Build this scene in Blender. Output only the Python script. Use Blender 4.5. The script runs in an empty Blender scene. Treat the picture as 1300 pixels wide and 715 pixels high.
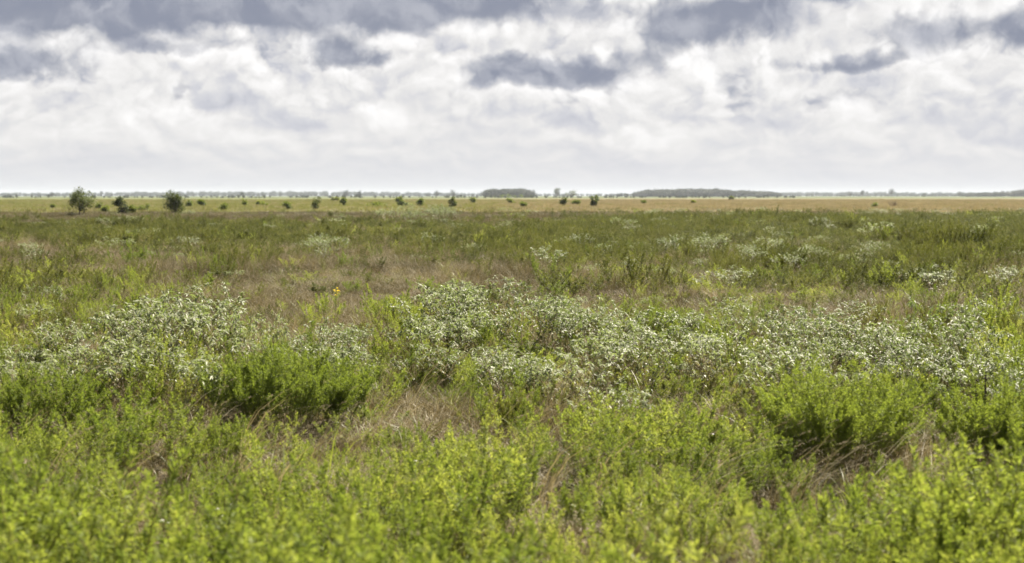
import bpy, math, random
import numpy as np
from mathutils import Vector, Euler

random.seed(7)
rng = np.random.default_rng(7)
sc = bpy.context.scene
COL = sc.collection
PI = math.pi

# ------------------------------------------------------------------ camera
CAM_H, F_PX, CX, CY, HOR = 1.8, 1300 * 50 / 36.0, 650.0, 357.5, 248.5
PITCH = math.atan((CY - HOR) / F_PX)
cd = bpy.data.cameras.new('camera')
cam = bpy.data.objects.new('camera', cd)
COL.objects.link(cam)
cam.location = (0, 0, CAM_H)
cam.rotation_euler = (PI / 2 - PITCH, 0, 0)
cd.lens, cd.sensor_width = 50, 36
cd.clip_start, cd.clip_end = 0.1, 30000
cd.dof.use_dof = True
cd.dof.focus_distance = 17.0
cd.dof.aperture_fstop = 2.5
sc.camera = cam
CP, SP = math.cos(PITCH), math.sin(PITCH)


def ground_z(x, y):
    """gentle swells of the prairie"""
    d = np.hypot(x, y)
    a = np.clip(60.0 / (d + 1e-6), 0, 1)
    return a * (0.045 * np.sin(x * 0.55 + 1.3) * np.cos(y * 0.41) + 0.03 * np.sin(x * 1.35 + y * 0.9)) - 0.03


def at(u, y, h=0.0):
    """world point at height h seen at pixel (u, y) of the 1300 px photograph"""
    dx, dz = (u - CX) / F_PX, -(y - CY) / F_PX
    vy, vz = CP + dz * SP, dz * CP - SP
    t = (h - CAM_H) / vz
    return dx * t, vy * t


def at_dist(u, d):
    return (u - CX) / F_PX * d / CP, d


def to_px(x, y, h):
    dz = h - CAM_H
    dep = y * CP - dz * SP
    return CX + F_PX * x / dep, CY - F_PX * (y * SP + dz * CP) / dep


# ------------------------------------------------------------------ materials
def new_mat(name):
    m = bpy.data.materials.new(name)
    m.use_nodes = True
    nt = m.node_tree
    nt.nodes.clear()
    return m, nt


def leaf_mat(name, cols, trans=0.4, rough=0.55, spec=0.15, back=None, tcol=None):
    """cols: list of base colours picked per leaf and per plant; trans: share of light let through"""
    m, nt = new_mat(name)
    N, L = nt.nodes, nt.links
    out = N.new('ShaderNodeOutputMaterial')
    at_ = N.new('ShaderNodeAttribute'); at_.attribute_name = 'tint'
    oi = N.new('ShaderNodeObjectInfo')
    ns = N.new('ShaderNodeTexNoise'); ns.inputs['Scale'].default_value = 0.23; ns.inputs['Detail'].default_value = 3
    L.new(oi.outputs['Location'], ns.inputs['Vector'])
    a = N.new('ShaderNodeMath'); a.operation = 'MULTIPLY_ADD'
    L.new(at_.outputs['Fac'], a.inputs[0]); a.inputs[1].default_value = 0.3
    b = N.new('ShaderNodeMath'); b.operation = 'MULTIPLY_ADD'
    L.new(oi.outputs['Random'], b.inputs[0]); b.inputs[1].default_value = 0.5
    c = N.new('ShaderNodeMath'); c.operation = 'MULTIPLY_ADD'
    L.new(ns.outputs['Fac'], c.inputs[0]); c.inputs[1].default_value = 0.9; c.inputs[2].default_value = -0.35
    L.new(c.outputs[0], b.inputs[2]); L.new(b.outputs[0], a.inputs[2])
    cr = N.new('ShaderNodeValToRGB')
    L.new(a.outputs[0], cr.inputs['Fac'])
    els = cr.color_ramp.elements
    while len(els) < len(cols):
        els.new(0.5)
    for i, cc in enumerate(cols):
        els[i].position = 0.08 + 0.84 * i / (len(cols) - 1)
        els[i].color = (*cc, 1)
    col = cr.outputs['Color']
    if back:
        geo = N.new('ShaderNodeNewGeometry')
        mx = N.new('ShaderNodeMix'); mx.data_type = 'RGBA'
        L.new(geo.outputs['Backfacing'], mx.inputs['Factor'])
        L.new(col, mx.inputs['A']); mx.inputs['B'].default_value = (*back, 1)
        col = mx.outputs['Result']
    p = N.new('ShaderNodeBsdfPrincipled')
    L.new(col, p.inputs['Base Color'])
    p.inputs['Roughness'].default_value = rough
    p.inputs['Specular IOR Level'].default_value = spec
    if trans > 0:
        tr = N.new('ShaderNodeBsdfTranslucent')
        g = N.new('ShaderNodeMix'); g.data_type = 'RGBA'; g.blend_type = 'MULTIPLY'
        g.inputs['Factor'].default_value = 1
        L.new(col, g.inputs['A']); g.inputs['B'].default_value = (*(tcol or (1.5, 1.5, 0.7)), 1)
        L.new(g.outputs['Result'], tr.inputs['Color'])
        ms = N.new('ShaderNodeMixShader'); ms.inputs['Fac'].default_value = trans
        L.new(p.outputs[0], ms.inputs[1]); L.new(tr.outputs[0], ms.inputs[2])
        L.new(ms.outputs[0], out.inputs['Surface'])
    else:
        L.new(p.outputs[0], out.inputs['Surface'])
    return m


M = {}
M['weed'] = leaf_mat('feathery_weed_leaf', [(0.082, 0.118, 0.027), (0.141, 0.187, 0.044), (0.217, 0.260, 0.071), (0.324, 0.350, 0.12)], 0.5, tcol=(1.46, 1.45, 0.66))
M['weed_shade_tone'] = leaf_mat('shade_tone_weed_leaf', [(0.052, 0.062, 0.017), (0.098, 0.112, 0.030), (0.17, 0.18, 0.055)], 0.42, tcol=(1.3, 1.3, 0.7))  # darker weed green: cloud shade on the far meadow put into leaf colour
M['weed_stem'] = leaf_mat('weed_stem', [(0.13, 0.15, 0.05), (0.20, 0.15, 0.08)], 0.0)
M['silver'] = leaf_mat('silver_leaf', [(0.11, 0.14, 0.048), (0.17, 0.195, 0.082), (0.24, 0.26, 0.135), (0.40, 0.405, 0.27)], 0.33, 0.5, 0.2,
                       back=(0.19, 0.21, 0.12), tcol=(1.0, 1.2, 0.6))
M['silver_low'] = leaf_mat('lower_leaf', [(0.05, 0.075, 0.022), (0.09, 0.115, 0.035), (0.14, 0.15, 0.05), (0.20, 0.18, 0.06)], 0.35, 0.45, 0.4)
M['silver_stem'] = leaf_mat('silver_plant_stem', [(0.20, 0.17, 0.11), (0.28, 0.22, 0.15)], 0.0)
M['bract'] = leaf_mat('white_bract', [(0.35, 0.36, 0.28), (0.50, 0.50, 0.43)], 0.2, 0.5, 0.4, tcol=(1, 1, 0.9))
M['dry'] = leaf_mat('dry_grass_blade', [(0.09, 0.075, 0.04), (0.165, 0.14, 0.075), (0.26, 0.225, 0.125), (0.40, 0.345, 0.21)], 0.25, 0.55, 0.3, tcol=(1.1, 1.0, 0.8))
M['brown'] = leaf_mat('brown_grass_blade', [(0.070, 0.063, 0.031), (0.125, 0.112, 0.055), (0.21, 0.186, 0.10)], 0.2, 0.6, 0.2, tcol=(1.1, 1.0, 0.8))
M['straw'] = leaf_mat('straw_blade', [(0.21, 0.185, 0.115), (0.29, 0.26, 0.165), (0.37, 0.335, 0.23)], 0.25, 0.6, 0.2, tcol=(1.1, 1.0, 0.7))
M['meadow'] = leaf_mat('yellow_green_blade', [(0.14, 0.155, 0.055), (0.20, 0.205, 0.08), (0.26, 0.255, 0.12)], 0.3, 0.6, 0.2, tcol=(1.2, 1.2, 0.7))
M['grass'] = leaf_mat('green_grass_blade', [(0.08, 0.115, 0.02), (0.14, 0.175, 0.035), (0.24, 0.25, 0.06)], 0.4, 0.45, 0.4)
M['tree_leaf'] = leaf_mat('tree_leaf', [(0.028, 0.042, 0.013), (0.055, 0.074, 0.021), (0.09, 0.112, 0.032)], 0.3)
M['shrub_leaf'] = leaf_mat('shrub_leaf', [(0.06, 0.085, 0.02), (0.105, 0.135, 0.034), (0.17, 0.195, 0.055)], 0.45)
M['wood_leaf'] = leaf_mat('woodland_leaf', [(0.018, 0.026, 0.014), (0.026, 0.036, 0.018), (0.036, 0.048, 0.022)], 0.15)
M['bark'] = leaf_mat('bark', [(0.10, 0.08, 0.06), (0.17, 0.14, 0.11)], 0.0, 0.9, 0.1)
M['twig'] = leaf_mat('bare_twig', [(0.16, 0.13, 0.10), (0.24, 0.19, 0.15)], 0.0, 0.9, 0.1)
M['yellow'] = leaf_mat('yellow_petal', [(0.68, 0.52, 0.02), (0.75, 0.60, 0.04)], 0.3, 0.5, 0.2, tcol=(1.0, 1.0, 0.6))
M['white'] = leaf_mat('white_petal', [(0.72, 0.72, 0.70), (0.82, 0.82, 0.80)], 0.3, 0.5, 0.2, tcol=(1, 1, 1))
M['dark_seed'] = leaf_mat('dark_seed_head', [(0.04, 0.03, 0.024), (0.08, 0.058, 0.045)], 0.0, 0.8, 0.1)
M['fluff'] = leaf_mat('seed_head_fluff', [(0.21, 0.182, 0.12), (0.31, 0.27, 0.19)], 0.3, 0.7, 0.1, tcol=(1, 0.95, 0.9))


def ground_mat():
    m, nt = new_mat('prairie_soil')
    N, L = nt.nodes, nt.links
    out = N.new('ShaderNodeOutputMaterial')
    p = N.new('ShaderNodeBsdfPrincipled')
    p.inputs['Roughness'].default_value = 0.95
    p.inputs['Specular IOR Level'].default_value = 0.1
    geo = N.new('ShaderNodeNewGeometry')
    sep = N.new('ShaderNodeSeparateXYZ'); L.new(geo.outputs['Position'], sep.inputs[0])

    def noise(scale, detail=5, vec=None):
        n = N.new('ShaderNodeTexNoise'); n.inputs['Scale'].default_value = scale; n.inputs['Detail'].default_value = detail
        L.new(vec or geo.outputs['Position'], n.inputs['Vector'])
        return n.outputs['Fac']

    def ramp(f, stops):
        r = N.new('ShaderNodeValToRGB'); L.new(f, r.inputs['Fac'])
        e = r.color_ramp.elements
        while len(e) < len(stops):
            e.new(0.5)
        for i, (q, c) in enumerate(stops):
            e[i].position = q; e[i].color = (*c, 1)
        return r.outputs['Color']

    def mix(f, a, b):
        x = N.new('ShaderNodeMix'); x.data_type = 'RGBA'
        L.new(f, x.inputs['Factor']); L.new(a, x.inputs['A']); L.new(b, x.inputs['B'])
        return x.outputs['Result']

    def mrange(v, a, b):
        x = N.new('ShaderNodeMapRange'); L.new(v, x.inputs['Value'])
        x.inputs['From Min'].default_value = a; x.inputs['From Max'].default_value = b
        return x.outputs['Result']
    near = ramp(noise(9, 8), [(0.3, (0.022, 0.017, 0.011)), (0.52, (0.045, 0.035, 0.022)), (0.7, (0.085, 0.068, 0.042))])
    left = ramp(noise(0.035, 6), [(0.35, (0.075, 0.09, 0.032)), (0.5, (0.11, 0.12, 0.045)), (0.62, (0.14, 0.135, 0.06))])
    right = ramp(noise(0.03, 6), [(0.32, (0.11, 0.095, 0.055)), (0.5, (0.155, 0.13, 0.08)), (0.65, (0.19, 0.16, 0.105))])
    # the straw field lies to the east, the greener one to the west
    rat = N.new('ShaderNodeMath'); rat.operation = 'DIVIDE'
    L.new(sep.outputs['X'], rat.inputs[0])
    ay = N.new('ShaderNodeMath'); ay.operation = 'ABSOLUTE'; L.new(sep.outputs['Y'], ay.inputs[0]); L.new(ay.outputs[0], rat.inputs[1])
    far = mix(mrange(rat.outputs[0], -0.09, 0.04), left, right)
    grn = ramp(noise(0.01, 6), [(0.35, (0.05, 0.065, 0.025)), (0.6, (0.08, 0.095, 0.035))])
    far2 = mix(mrange(sep.outputs['Y'], 750, 1050), far, grn)
    col = mix(mrange(sep.outputs['Y'], 140, 160), near, far2)
    L.new(col, p.inputs['Base Color'])
    bp = N.new('ShaderNodeBump'); bp.inputs['Strength'].default_value = 0.6; bp.inputs['Distance'].default_value = 0.04
    L.new(noise(14, 8), bp.inputs['Height']); L.new(bp.outputs[0], p.inputs['Normal'])
    L.new(p.outputs[0], out.inputs['Surface'])
    return m


# ------------------------------------------------------------------ mesh building
def unit(v):
    return v / np.maximum(np.linalg.norm(v, axis=-1, keepdims=True), 1e-9)


class MB:
    """collects triangles with a per-vertex tint"""
    def __init__(self):
        self.v, self.f, self.t, self.n = [], [], [], 0

    def add(self, v, f, t):
        self.v.append(v); self.f.append(f + self.n); self.t.append(t); self.n += len(v)

    def merge(self, o, R=None, off=(0, 0, 0), s=1.0, dt=0.0):
        for v, f, t in zip(o.v, [x for x in o.f], o.t):
            pass
        V, F, T = o.arrays()
        V = V * s
        if R is not None:
            V = V @ np.array(R).T
        self.add(V + np.array(off), F, np.clip(T + dt, 0, 1))

    def arrays(self):
        return np.concatenate(self.v), np.concatenate(self.f), np.concatenate(self.t)

    def leaves(self, P, D, L, W, droop=0.1, fold=0.25, wide=0.45):
        n = len(P)
        D = unit(D)
        up = np.tile((0, 0, 1.0), (n, 1)) + rng.normal(0, 0.35, (n, 3))
        S = unit(np.cross(D, up)); N = np.cross(S, D)
        L = L[:, None]; W = W[:, None]
        dn = np.zeros((n, 3)); dn[:, 2] = -1
        m = P + D * L * wide + dn * L * droop * 0.2
        a = m + S * W * 0.5 + N * W * fold; b = m - S * W * 0.5 + N * W * fold
        tip = P + D * L + dn * L * droop
        V = np.stack([P, a, m, b, tip], 1).reshape(-1, 3)
        k = np.arange(n)[:, None] * 5
        F = np.concatenate([k + [0, 2, 1], k + [0, 3, 2], k + [2, 4, 1], k + [2, 3, 4]])
        self.add(V, F, np.repeat(rng.random(n), 5))

    def thin(self, P, D, L, W, droop=0.1):
        n = len(P)
        D = unit(D)
        S = unit(np.cross(D, rng.normal(0, 1, (n, 3))))
        L = L[:, None]; W = W[:, None]
        dn = np.zeros((n, 3)); dn[:, 2] = -1
        m = P + D * L * 0.5
        V = np.stack([P, m + S * W * 0.5, m - S * W * 0.5, P + D * L + dn * L * droop], 1).reshape(-1, 3)
        k = np.arange(n)[:, None] * 4
        self.add(V, np.concatenate([k + [0, 1, 2], k + [1, 3, 2]]), np.repeat(rng.random(n), 4))

    def blades(self, P, A, L, W, bend, seg=4):
        """P base, A azimuth of lean, bend 0..1.2"""
        n = len(P)
        H = np.stack([np.cos(A), np.sin(A), np.zeros(n)], 1)
        sa = rng.random(n) * 2 * PI
        S = np.stack([np.cos(sa), np.sin(sa), np.zeros(n)], 1)
        pts = []
        L = L[:, None]; W = W[:, None]; bend = bend[:, None]
        for i in range(seg + 1):
            t = i / seg
            c = P + H * L * bend * t ** 1.8 * 0.8
            c = c + np.array([0, 0, 1.0]) * L * (t * (1 - 0.42 * bend * t))
            if i < seg:
                w = W * 0.5 * (1 - t ** 1.6 * 0.85)
                pts += [c - S * w, c + S * w]
            else:
                pts.append(c)
        V = np.stack(pts, 1).reshape(-1, 3)
        m = 2 * seg + 1
        k = np.arange(n)[:, None] * m
        F = []
        for i in range(seg - 1):
            a = 2 * i
            F += [k + [a, a + 1, a + 3], k + [a, a + 3, a + 2]]
        a = 2 * (seg - 1)
        F.append(k + [a, a + 1, a + 2])
        self.add(V, np.concatenate(F), np.repeat(rng.random(n), m))
        return pts[-1]

    def tube(self, pts, rad, sides=4):
        pts = np.asarray(pts, float); n = len(pts)
        rad = np.broadcast_to(rad, (n,))
        T = unit(np.gradient(pts, axis=0))
        ref = np.array([0.3, 1, 0.1]) if abs(T[0][2]) > 0.6 else np.array([0, 0, 1.0])
        A = unit(np.cross(T, ref)); B = np.cross(T, A)
        ang = np.arange(sides) / sides * 2 * PI
        V = (pts[:, None] + (A[:, None] * np.cos(ang)[None, :, None] + B[:, None] * np.sin(ang)[None, :, None]) * rad[:, None, None]).reshape(-1, 3)
        F = []
        for i in range(n - 1):
            for j in range(sides):
                a, b = i * sides + j, i * sides + (j + 1) % sides
                F += [[a, b, b + sides], [a, b + sides, a + sides]]
        self.add(V, np.array(F), np.full(len(V), rng.random()))

    def mesh(self, name, mats):
        V, F, T = self.arrays()
        return make_mesh(name, V, F, T, mats, None)


def make_mesh(name, V, F, T, mats, midx):
    me = bpy.data.meshes.new(name)
    me.vertices.add(len(V)); me.vertices.foreach_set('co', V.astype('f').ravel())
    me.loops.add(len(F) * 3); me.loops.foreach_set('vertex_index', F.astype('i').ravel())
    me.polygons.add(len(F)); me.polygons.foreach_set('loop_start', np.arange(len(F), dtype='i') * 3)
    if midx is not None:
        me.polygons.foreach_set('material_index', midx.astype('i'))
    me.update(calc_edges=True)
    a = me.attributes.new('tint', 'FLOAT', 'POINT'); a.data.foreach_set('value', T.astype('f'))
    for m in mats:
        me.materials.append(m)
    return me


def joined(name, pairs):
    """one mesh out of several MBs, one material each"""
    Vs, Fs, Ts, Ms, n = [], [], [], [], 0
    for i, (mb, mt) in enumerate(pairs):
        V, F, T = mb.arrays()
        Vs.append(V); Fs.append(F + n); Ts.append(T); Ms.append(np.full(len(F), i)); n += len(V)
    return make_mesh(name, np.concatenate(Vs), np.concatenate(Fs), np.concatenate(Ts), [m for _, m in pairs], np.concatenate(Ms))


# ------------------------------------------------------------------ plants
def stalk(leaf, stem, base, H, lean, az, dens=1.0, ll=0.032, lw=0.0046, spread=1.0):
    """a leafy weed stalk, narrow leaves all the way up and side shoots near its top"""
    k = 7
    t = np.linspace(0, 1, k)
    wob = rng.normal(0, 0.012, (k, 2)).cumsum(0)
    c = np.stack([base[0] + math.cos(az) * lean * H * t ** 1.3 + wob[:, 0], base[1] + math.sin(az) * lean * H * t ** 1.3 + wob[:, 1], base[2] + H * t * (1 - 0.15 * lean)], 1)
    stem.tube(c, np.linspace(0.0035, 0.0012, k), 3)

    def along(tt):
        return np.stack([np.interp(tt, t, c[:, i]) for i in range(3)], 1)
    def plume(p0, p1, m, wd):
        # leaves crowd along a shoot and thickest near its tip
        sft = rng.random(m) ** 0.6
        P = p0 + (p1 - p0) * sft[:, None]
        ax = unit((p1 - p0)[None])[0]
        a = rng.random(m) * 2 * PI
        R = np.stack([np.cos(a), np.sin(a), rng.normal(0, .25, m)], 1)
        up = (0.55 + 1.3 * sft ** 3)[:, None]
        Lf = 1.12 * ll * (1.15 - 0.5 * sft) * rng.uniform(0.75, 1.2, m) * wd
        leaf.thin(P, R + ax * up, Lf, lw * (1.1 - .3 * sft) * rng.uniform(0.75, 1.2, m), 0.1)
    plume(along(np.array([.30]))[0], along(np.array([.66]))[0], int(60 * dens), 1.1)
    plume(along(np.array([.62]))[0], c[-1], int(110 * dens), 1.0)
    nb = int(8 * dens)
    ang0 = rng.random() * 6.28
    for ib in range(nb):
        tb = 0.22 + 0.62 * (ib + rng.random()) / nb
        p0 = along(np.array([tb]))[0]
        a = ang0 + ib * 2.4; e = 0.95 + rng.normal(0, 0.13)
        Lb = H * (0.40 - 0.26 * tb) * rng.uniform(0.75, 1.25) * spread
        d = np.array([math.cos(a) * math.cos(e), math.sin(a) * math.cos(e), math.sin(e)])
        q = p0 + d * Lb + np.array([0, 0, Lb * 0.12])
        stem.tube([p0, (p0 + q) / 2 - np.array([0, 0, Lb * .05]), q], 0.001, 3)
        plume(p0 + (q - p0) * .2, q, int(48 * dens), .8)


def weed_clump(n=6, r=0.12, H=0.5, dens=1.0, ll=0.032, lw=0.0046):
    leaf, stem = MB(), MB()
    for i in range(n):
        a = rng.random() * 2 * PI; rr = r * math.sqrt(rng.random())
        stalk(leaf, stem, (rr * math.cos(a), rr * math.sin(a), -0.02), H * rng.uniform(0.68, 1.15), rng.uniform(0.05, 0.4), a + rng.normal(0, .5), dens, ll, lw)
    return leaf, stem


def weed_bush(wx, wy, H, n):
    """a broad bush of many leafy stalks, crown domed, bare stems below"""
    leaf, stem = MB(), MB()
    for i in range(n):
        a = rng.random() * 2 * PI; rr = math.sqrt(rng.random())
        x, y = rr * math.cos(a) * wx * 0.36, rr * math.sin(a) * wy * 0.36
        out = math.atan2(y, x)
        lump = 0.5 + 0.5 * math.sin(x * 9.0 + 1.7) * math.cos(y * 7 + x * 4)
        h = H * (1.08 - 0.28 * rr ** 2) * rng.uniform(0.82, 1.1) * (0.84 + 0.2 * lump)
        stalk(leaf, stem, (x, y, -0.02), h, 0.12 + 0.42 * rr * rng.uniform(0.5, 1.2), out + rng.normal(0, .3), 1.25)
    # lowest leaves drop off in the bush's own shade: keep those above a ragged hem
    V, F, T = leaf.arrays()
    q = V.reshape(-1, 4, 3); keep = q[:, 0, 2] > H * (0.05 + 0.3 * rng.random(len(q)))
    V = q[keep].reshape(-1, 3); n = len(V) // 4
    k = np.arange(n)[:, None] * 4
    leaf.v, leaf.f, leaf.t, leaf.n = [V], [np.concatenate([k + [0, 1, 2], k + [1, 3, 2]])], [T.reshape(-1, 4)[keep].ravel()], len(V)
    return leaf, stem


def silver_plant(H=0.62, W=0.5, nst=5):
    """branching silver-leaved plant with drooping oval leaves in whorls and pale bracts on its tips"""
    leaf, stem, br, low = MB(), MB(), MB(), MB()
    tips = []

    def shoot(p, d, L, depth, r):
        d = d / np.linalg.norm(d)
        q = p + d * L + np.array([0, 0, 0.03 * L])
        mid = (p + q) / 2 + rng.normal(0, 0.04 * L, 3)
        stem.tube([p, mid, q], [r, r * 0.8, r * 0.6], 3)
        n = max(3, int(L / 0.022))
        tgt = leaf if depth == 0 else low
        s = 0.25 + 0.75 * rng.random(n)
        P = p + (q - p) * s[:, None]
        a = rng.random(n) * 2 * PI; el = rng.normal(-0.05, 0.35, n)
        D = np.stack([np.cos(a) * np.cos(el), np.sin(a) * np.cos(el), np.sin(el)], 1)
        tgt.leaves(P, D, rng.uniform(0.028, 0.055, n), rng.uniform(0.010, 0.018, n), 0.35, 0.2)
        if depth == 0:
            tips.append(q)
        else:
            for i in range(3 if depth > 1 else 2 + (rng.random() < .5)):
                a = rng.random() * 2 * PI
                nd = d + np.array([math.cos(a), math.sin(a), 0.15]) * rng.uniform(0.5, 0.95)
                shoot(q, nd, L * rng.uniform(0.55, 0.8), depth - 1, r * 0.6)
    for i in range(nst):
        a = rng.random() * 2 * PI
        d = np.array([math.cos(a) * W * rng.uniform(0.2, .75), math.sin(a) * W * rng.uniform(0.2, .75), H * 0.9])
        shoot(np.array([math.cos(a) * .03, math.sin(a) * .03, -0.02]), d, H * rng.uniform(0.38, 0.5), 2, 0.005)
    for q in tips:
        n = rng.integers(6, 10)
        a = rng.random(n) * 2 * PI; el = rng.normal(0.15, 0.4, n)
        D = np.stack([np.cos(a) * np.cos(el), np.sin(a) * np.cos(el), np.sin(el)], 1)
        P = np.tile(q, (n, 1)) + rng.normal(0, .006, (n, 3))
        leaf.leaves(P, D, rng.uniform(0.035, 0.06, n), rng.uniform(0.010, 0.017, n), 0.3, 0.2)
        n = rng.integers(0, 4)
        a = rng.random(n) * 2 * PI; el = rng.normal(0.5, 0.4, n)
        D = np.stack([np.cos(a) * np.cos(el), np.sin(a) * np.cos(el), np.sin(el)], 1)
        br.leaves(np.tile(q, (n, 1)), D, rng.uniform(0.015, 0.032, n), rng.uniform(0.005, 0.009, n), 0.2, 0.15)
    return leaf, stem, br, low


def grass_tuft(n, r, L, W, bend=(0.2, 0.9), az=None, lean_spread=PI, heads=0, seg=4):
    mb, hd = MB(), MB()
    a = rng.random(n) * 2 * PI; rr = r * np.sqrt(rng.random(n))
    P = np.stack([rr * np.cos(a), rr * np.sin(a), np.full(n, -0.01)], 1)
    A = a + rng.normal(0, .7, n) if az is None else az + rng.normal(0, lean_spread, n)
    tips = mb.blades(P, A, L * rng.uniform(0.45, 1.15, n), W * rng.uniform(0.7, 1.3, n), rng.uniform(*bend, n), seg)
    if heads:
        for i in rng.choice(n, heads, replace=False):
            m = 14
            s = rng.random(m)
            H = np.array([math.cos(A[i]), math.sin(A[i]), 0.5])
            P2 = tips[i] - H * 0.03 + H * 0.06 * s[:, None]
            hd.thin(P2, np.tile(H, (m, 1)) + rng.normal(0, .6, (m, 3)), rng.uniform(.010, .022, m), np.full(m, .004), 0)
    return (mb, hd) if heads else (mb,)


def patch(kind, n, r, L, W, **k):
    return grass_tuft(n, r, L, W, **k)


def tree(H, W, nleaf, ls, low=0.25, trunks=3, r0=0.05, lumps=26, flat=0.8, lean=0.0, ragged=0.35):
    """tapered trunks, limbs and a crown of leaf clumps spread through an uneven volume"""
    leaf, wood = MB(), MB()
    cz = H * (low + 1) / 2
    C, R = [], []
    for i in range(lumps):
        for _ in range(30):
            p = rng.uniform(-1, 1, 3)
            if 0.15 < np.linalg.norm(p) < 1:
                break
        f = 1.0 if p[2] < 0.2 else flat
        C.append([p[0] * W * 0.42 * f + lean * p[2] * W, p[1] * W * 0.42 * f, cz + p[2] * H * (1 - low) * 0.42])
        R.append(rng.uniform(0.10, 0.10 + ragged * 0.35) * min(W, H))
    C, R = np.array(C), np.array(R)
    for i in range(trunks):
        a = rng.random() * 2 * PI
        fork = np.array([math.cos(a) * W * .10, math.sin(a) * W * .10, H * low * rng.uniform(0.8, 1.3)])
        b = np.array([math.cos(a) * r0, math.sin(a) * r0, -0.05 * H])
        wood.tube([b, b * 0.5 + fork * 0.5 + rng.normal(0, .02 * H, 3), fork], [r0 * 1.3, r0, r0 * 0.75], 6)
        for j in range(i, lumps, trunks):
            m = (fork + C[j]) / 2 + rng.normal(0, 0.05 * W, 3) + np.array([0, 0, -.03 * H])
            wood.tube([fork, m, C[j]], [r0 * 0.6, r0 * 0.35, r0 * 0.12], 4)
    w = R ** 2; w = w / w.sum()
    k = rng.choice(lumps, nleaf, p=w)
    d = unit(rng.normal(0, 1, (nleaf, 3))); rr = R[k] * rng.random(nleaf) ** 0.45 * (1 + rng.normal(0, .16, nleaf))
    P = C[k] + d * rr[:, None] * np.array([1.1, 1.1, 0.85])
    P[:, 2] = np.maximum(P[:, 2], 0.04 * H)
    leaf.leaves(P, d + rng.normal(0, .7, (nleaf, 3)), ls * rng.uniform(.7, 1.4, nleaf), ls * rng.uniform(.4, .7, nleaf), 0.1, 0.15)
    return leaf, wood


# ------------------------------------------------------------------ objects
def link(name, me, parent=None, loc=None):
    o = bpy.data.objects.new(name, me)
    COL.objects.link(o)
    if parent: o.parent = parent
    if loc is not None: o.location = loc
    return o


def tag(o, label=None, cat=None, group=None, kind=None):
    for k, v in (('label', label), ('category', cat), ('group', group), ('kind', kind)):
        if v: o[k] = v


def thing(name, parts, x, y, rz=0.0, s=1.0, label='', cat='', group=None, dz=0.0, sz=None):
    """an Empty at the plant's base with one mesh object per part; parts: [(part name, mesh)]"""
    r = bpy.data.objects.new(name, None)
    COL.objects.link(r)
    r.empty_display_size = 0.1
    r.location = (x, y, float(ground_z(x, y)) + dz); r.rotation_euler = (0, 0, rz); r.scale = (s, s, s * (sz or 1))
    tag(r, label, cat, group)
    for pn, me in parts:
        link(pn, me, r)
    return r


# ---- ground: one sheet, finer near the camera
def axis(lim, inner, step):
    a = list(np.arange(0, inner + 1e-6, step)); v = inner
    while v < lim:
        v = min(lim, v * 1.25 + step); a.append(v)
    a = np.array(a)
    return np.concatenate([-a[:0:-1], a])


def build_ground():
    xs, ys = axis(6000, 40, 0.5), axis(6000, 60, 0.5)
    X, Y = np.meshgrid(xs, ys, indexing='ij')
    Z = ground_z(X, Y)
    V = np.stack([X, Y, Z], -1).reshape(-1, 3)
    nx, ny = len(xs), len(ys)
    i, j = np.meshgrid(np.arange(nx - 1), np.arange(ny - 1), indexing='ij')
    a = (i * ny + j).ravel(); b = a + ny
    F = np.concatenate([np.stack([a, b, b + 1], 1), np.stack([a, b + 1, a + 1], 1)])
    me = make_mesh('ground', V, F, np.zeros(len(V)), [ground_mat()], None)
    me.polygons.foreach_set('use_smooth', np.ones(len(F), bool))
    o = link('ground', me)
    tag(o, 'flat prairie soil stretching to the horizon under the grass', kind='structure')


build_ground()

# ---- proto collections, used only through the stuff objects' scatter
_pc = [0]


def proto_collection(meshes):
    c = bpy.data.collections.new('plant_kinds')
    for me in meshes:
        o = bpy.data.objects.new('plant_kind_%03d' % _pc[0], me); _pc[0] += 1
        c.objects.link(o)
    return c


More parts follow.
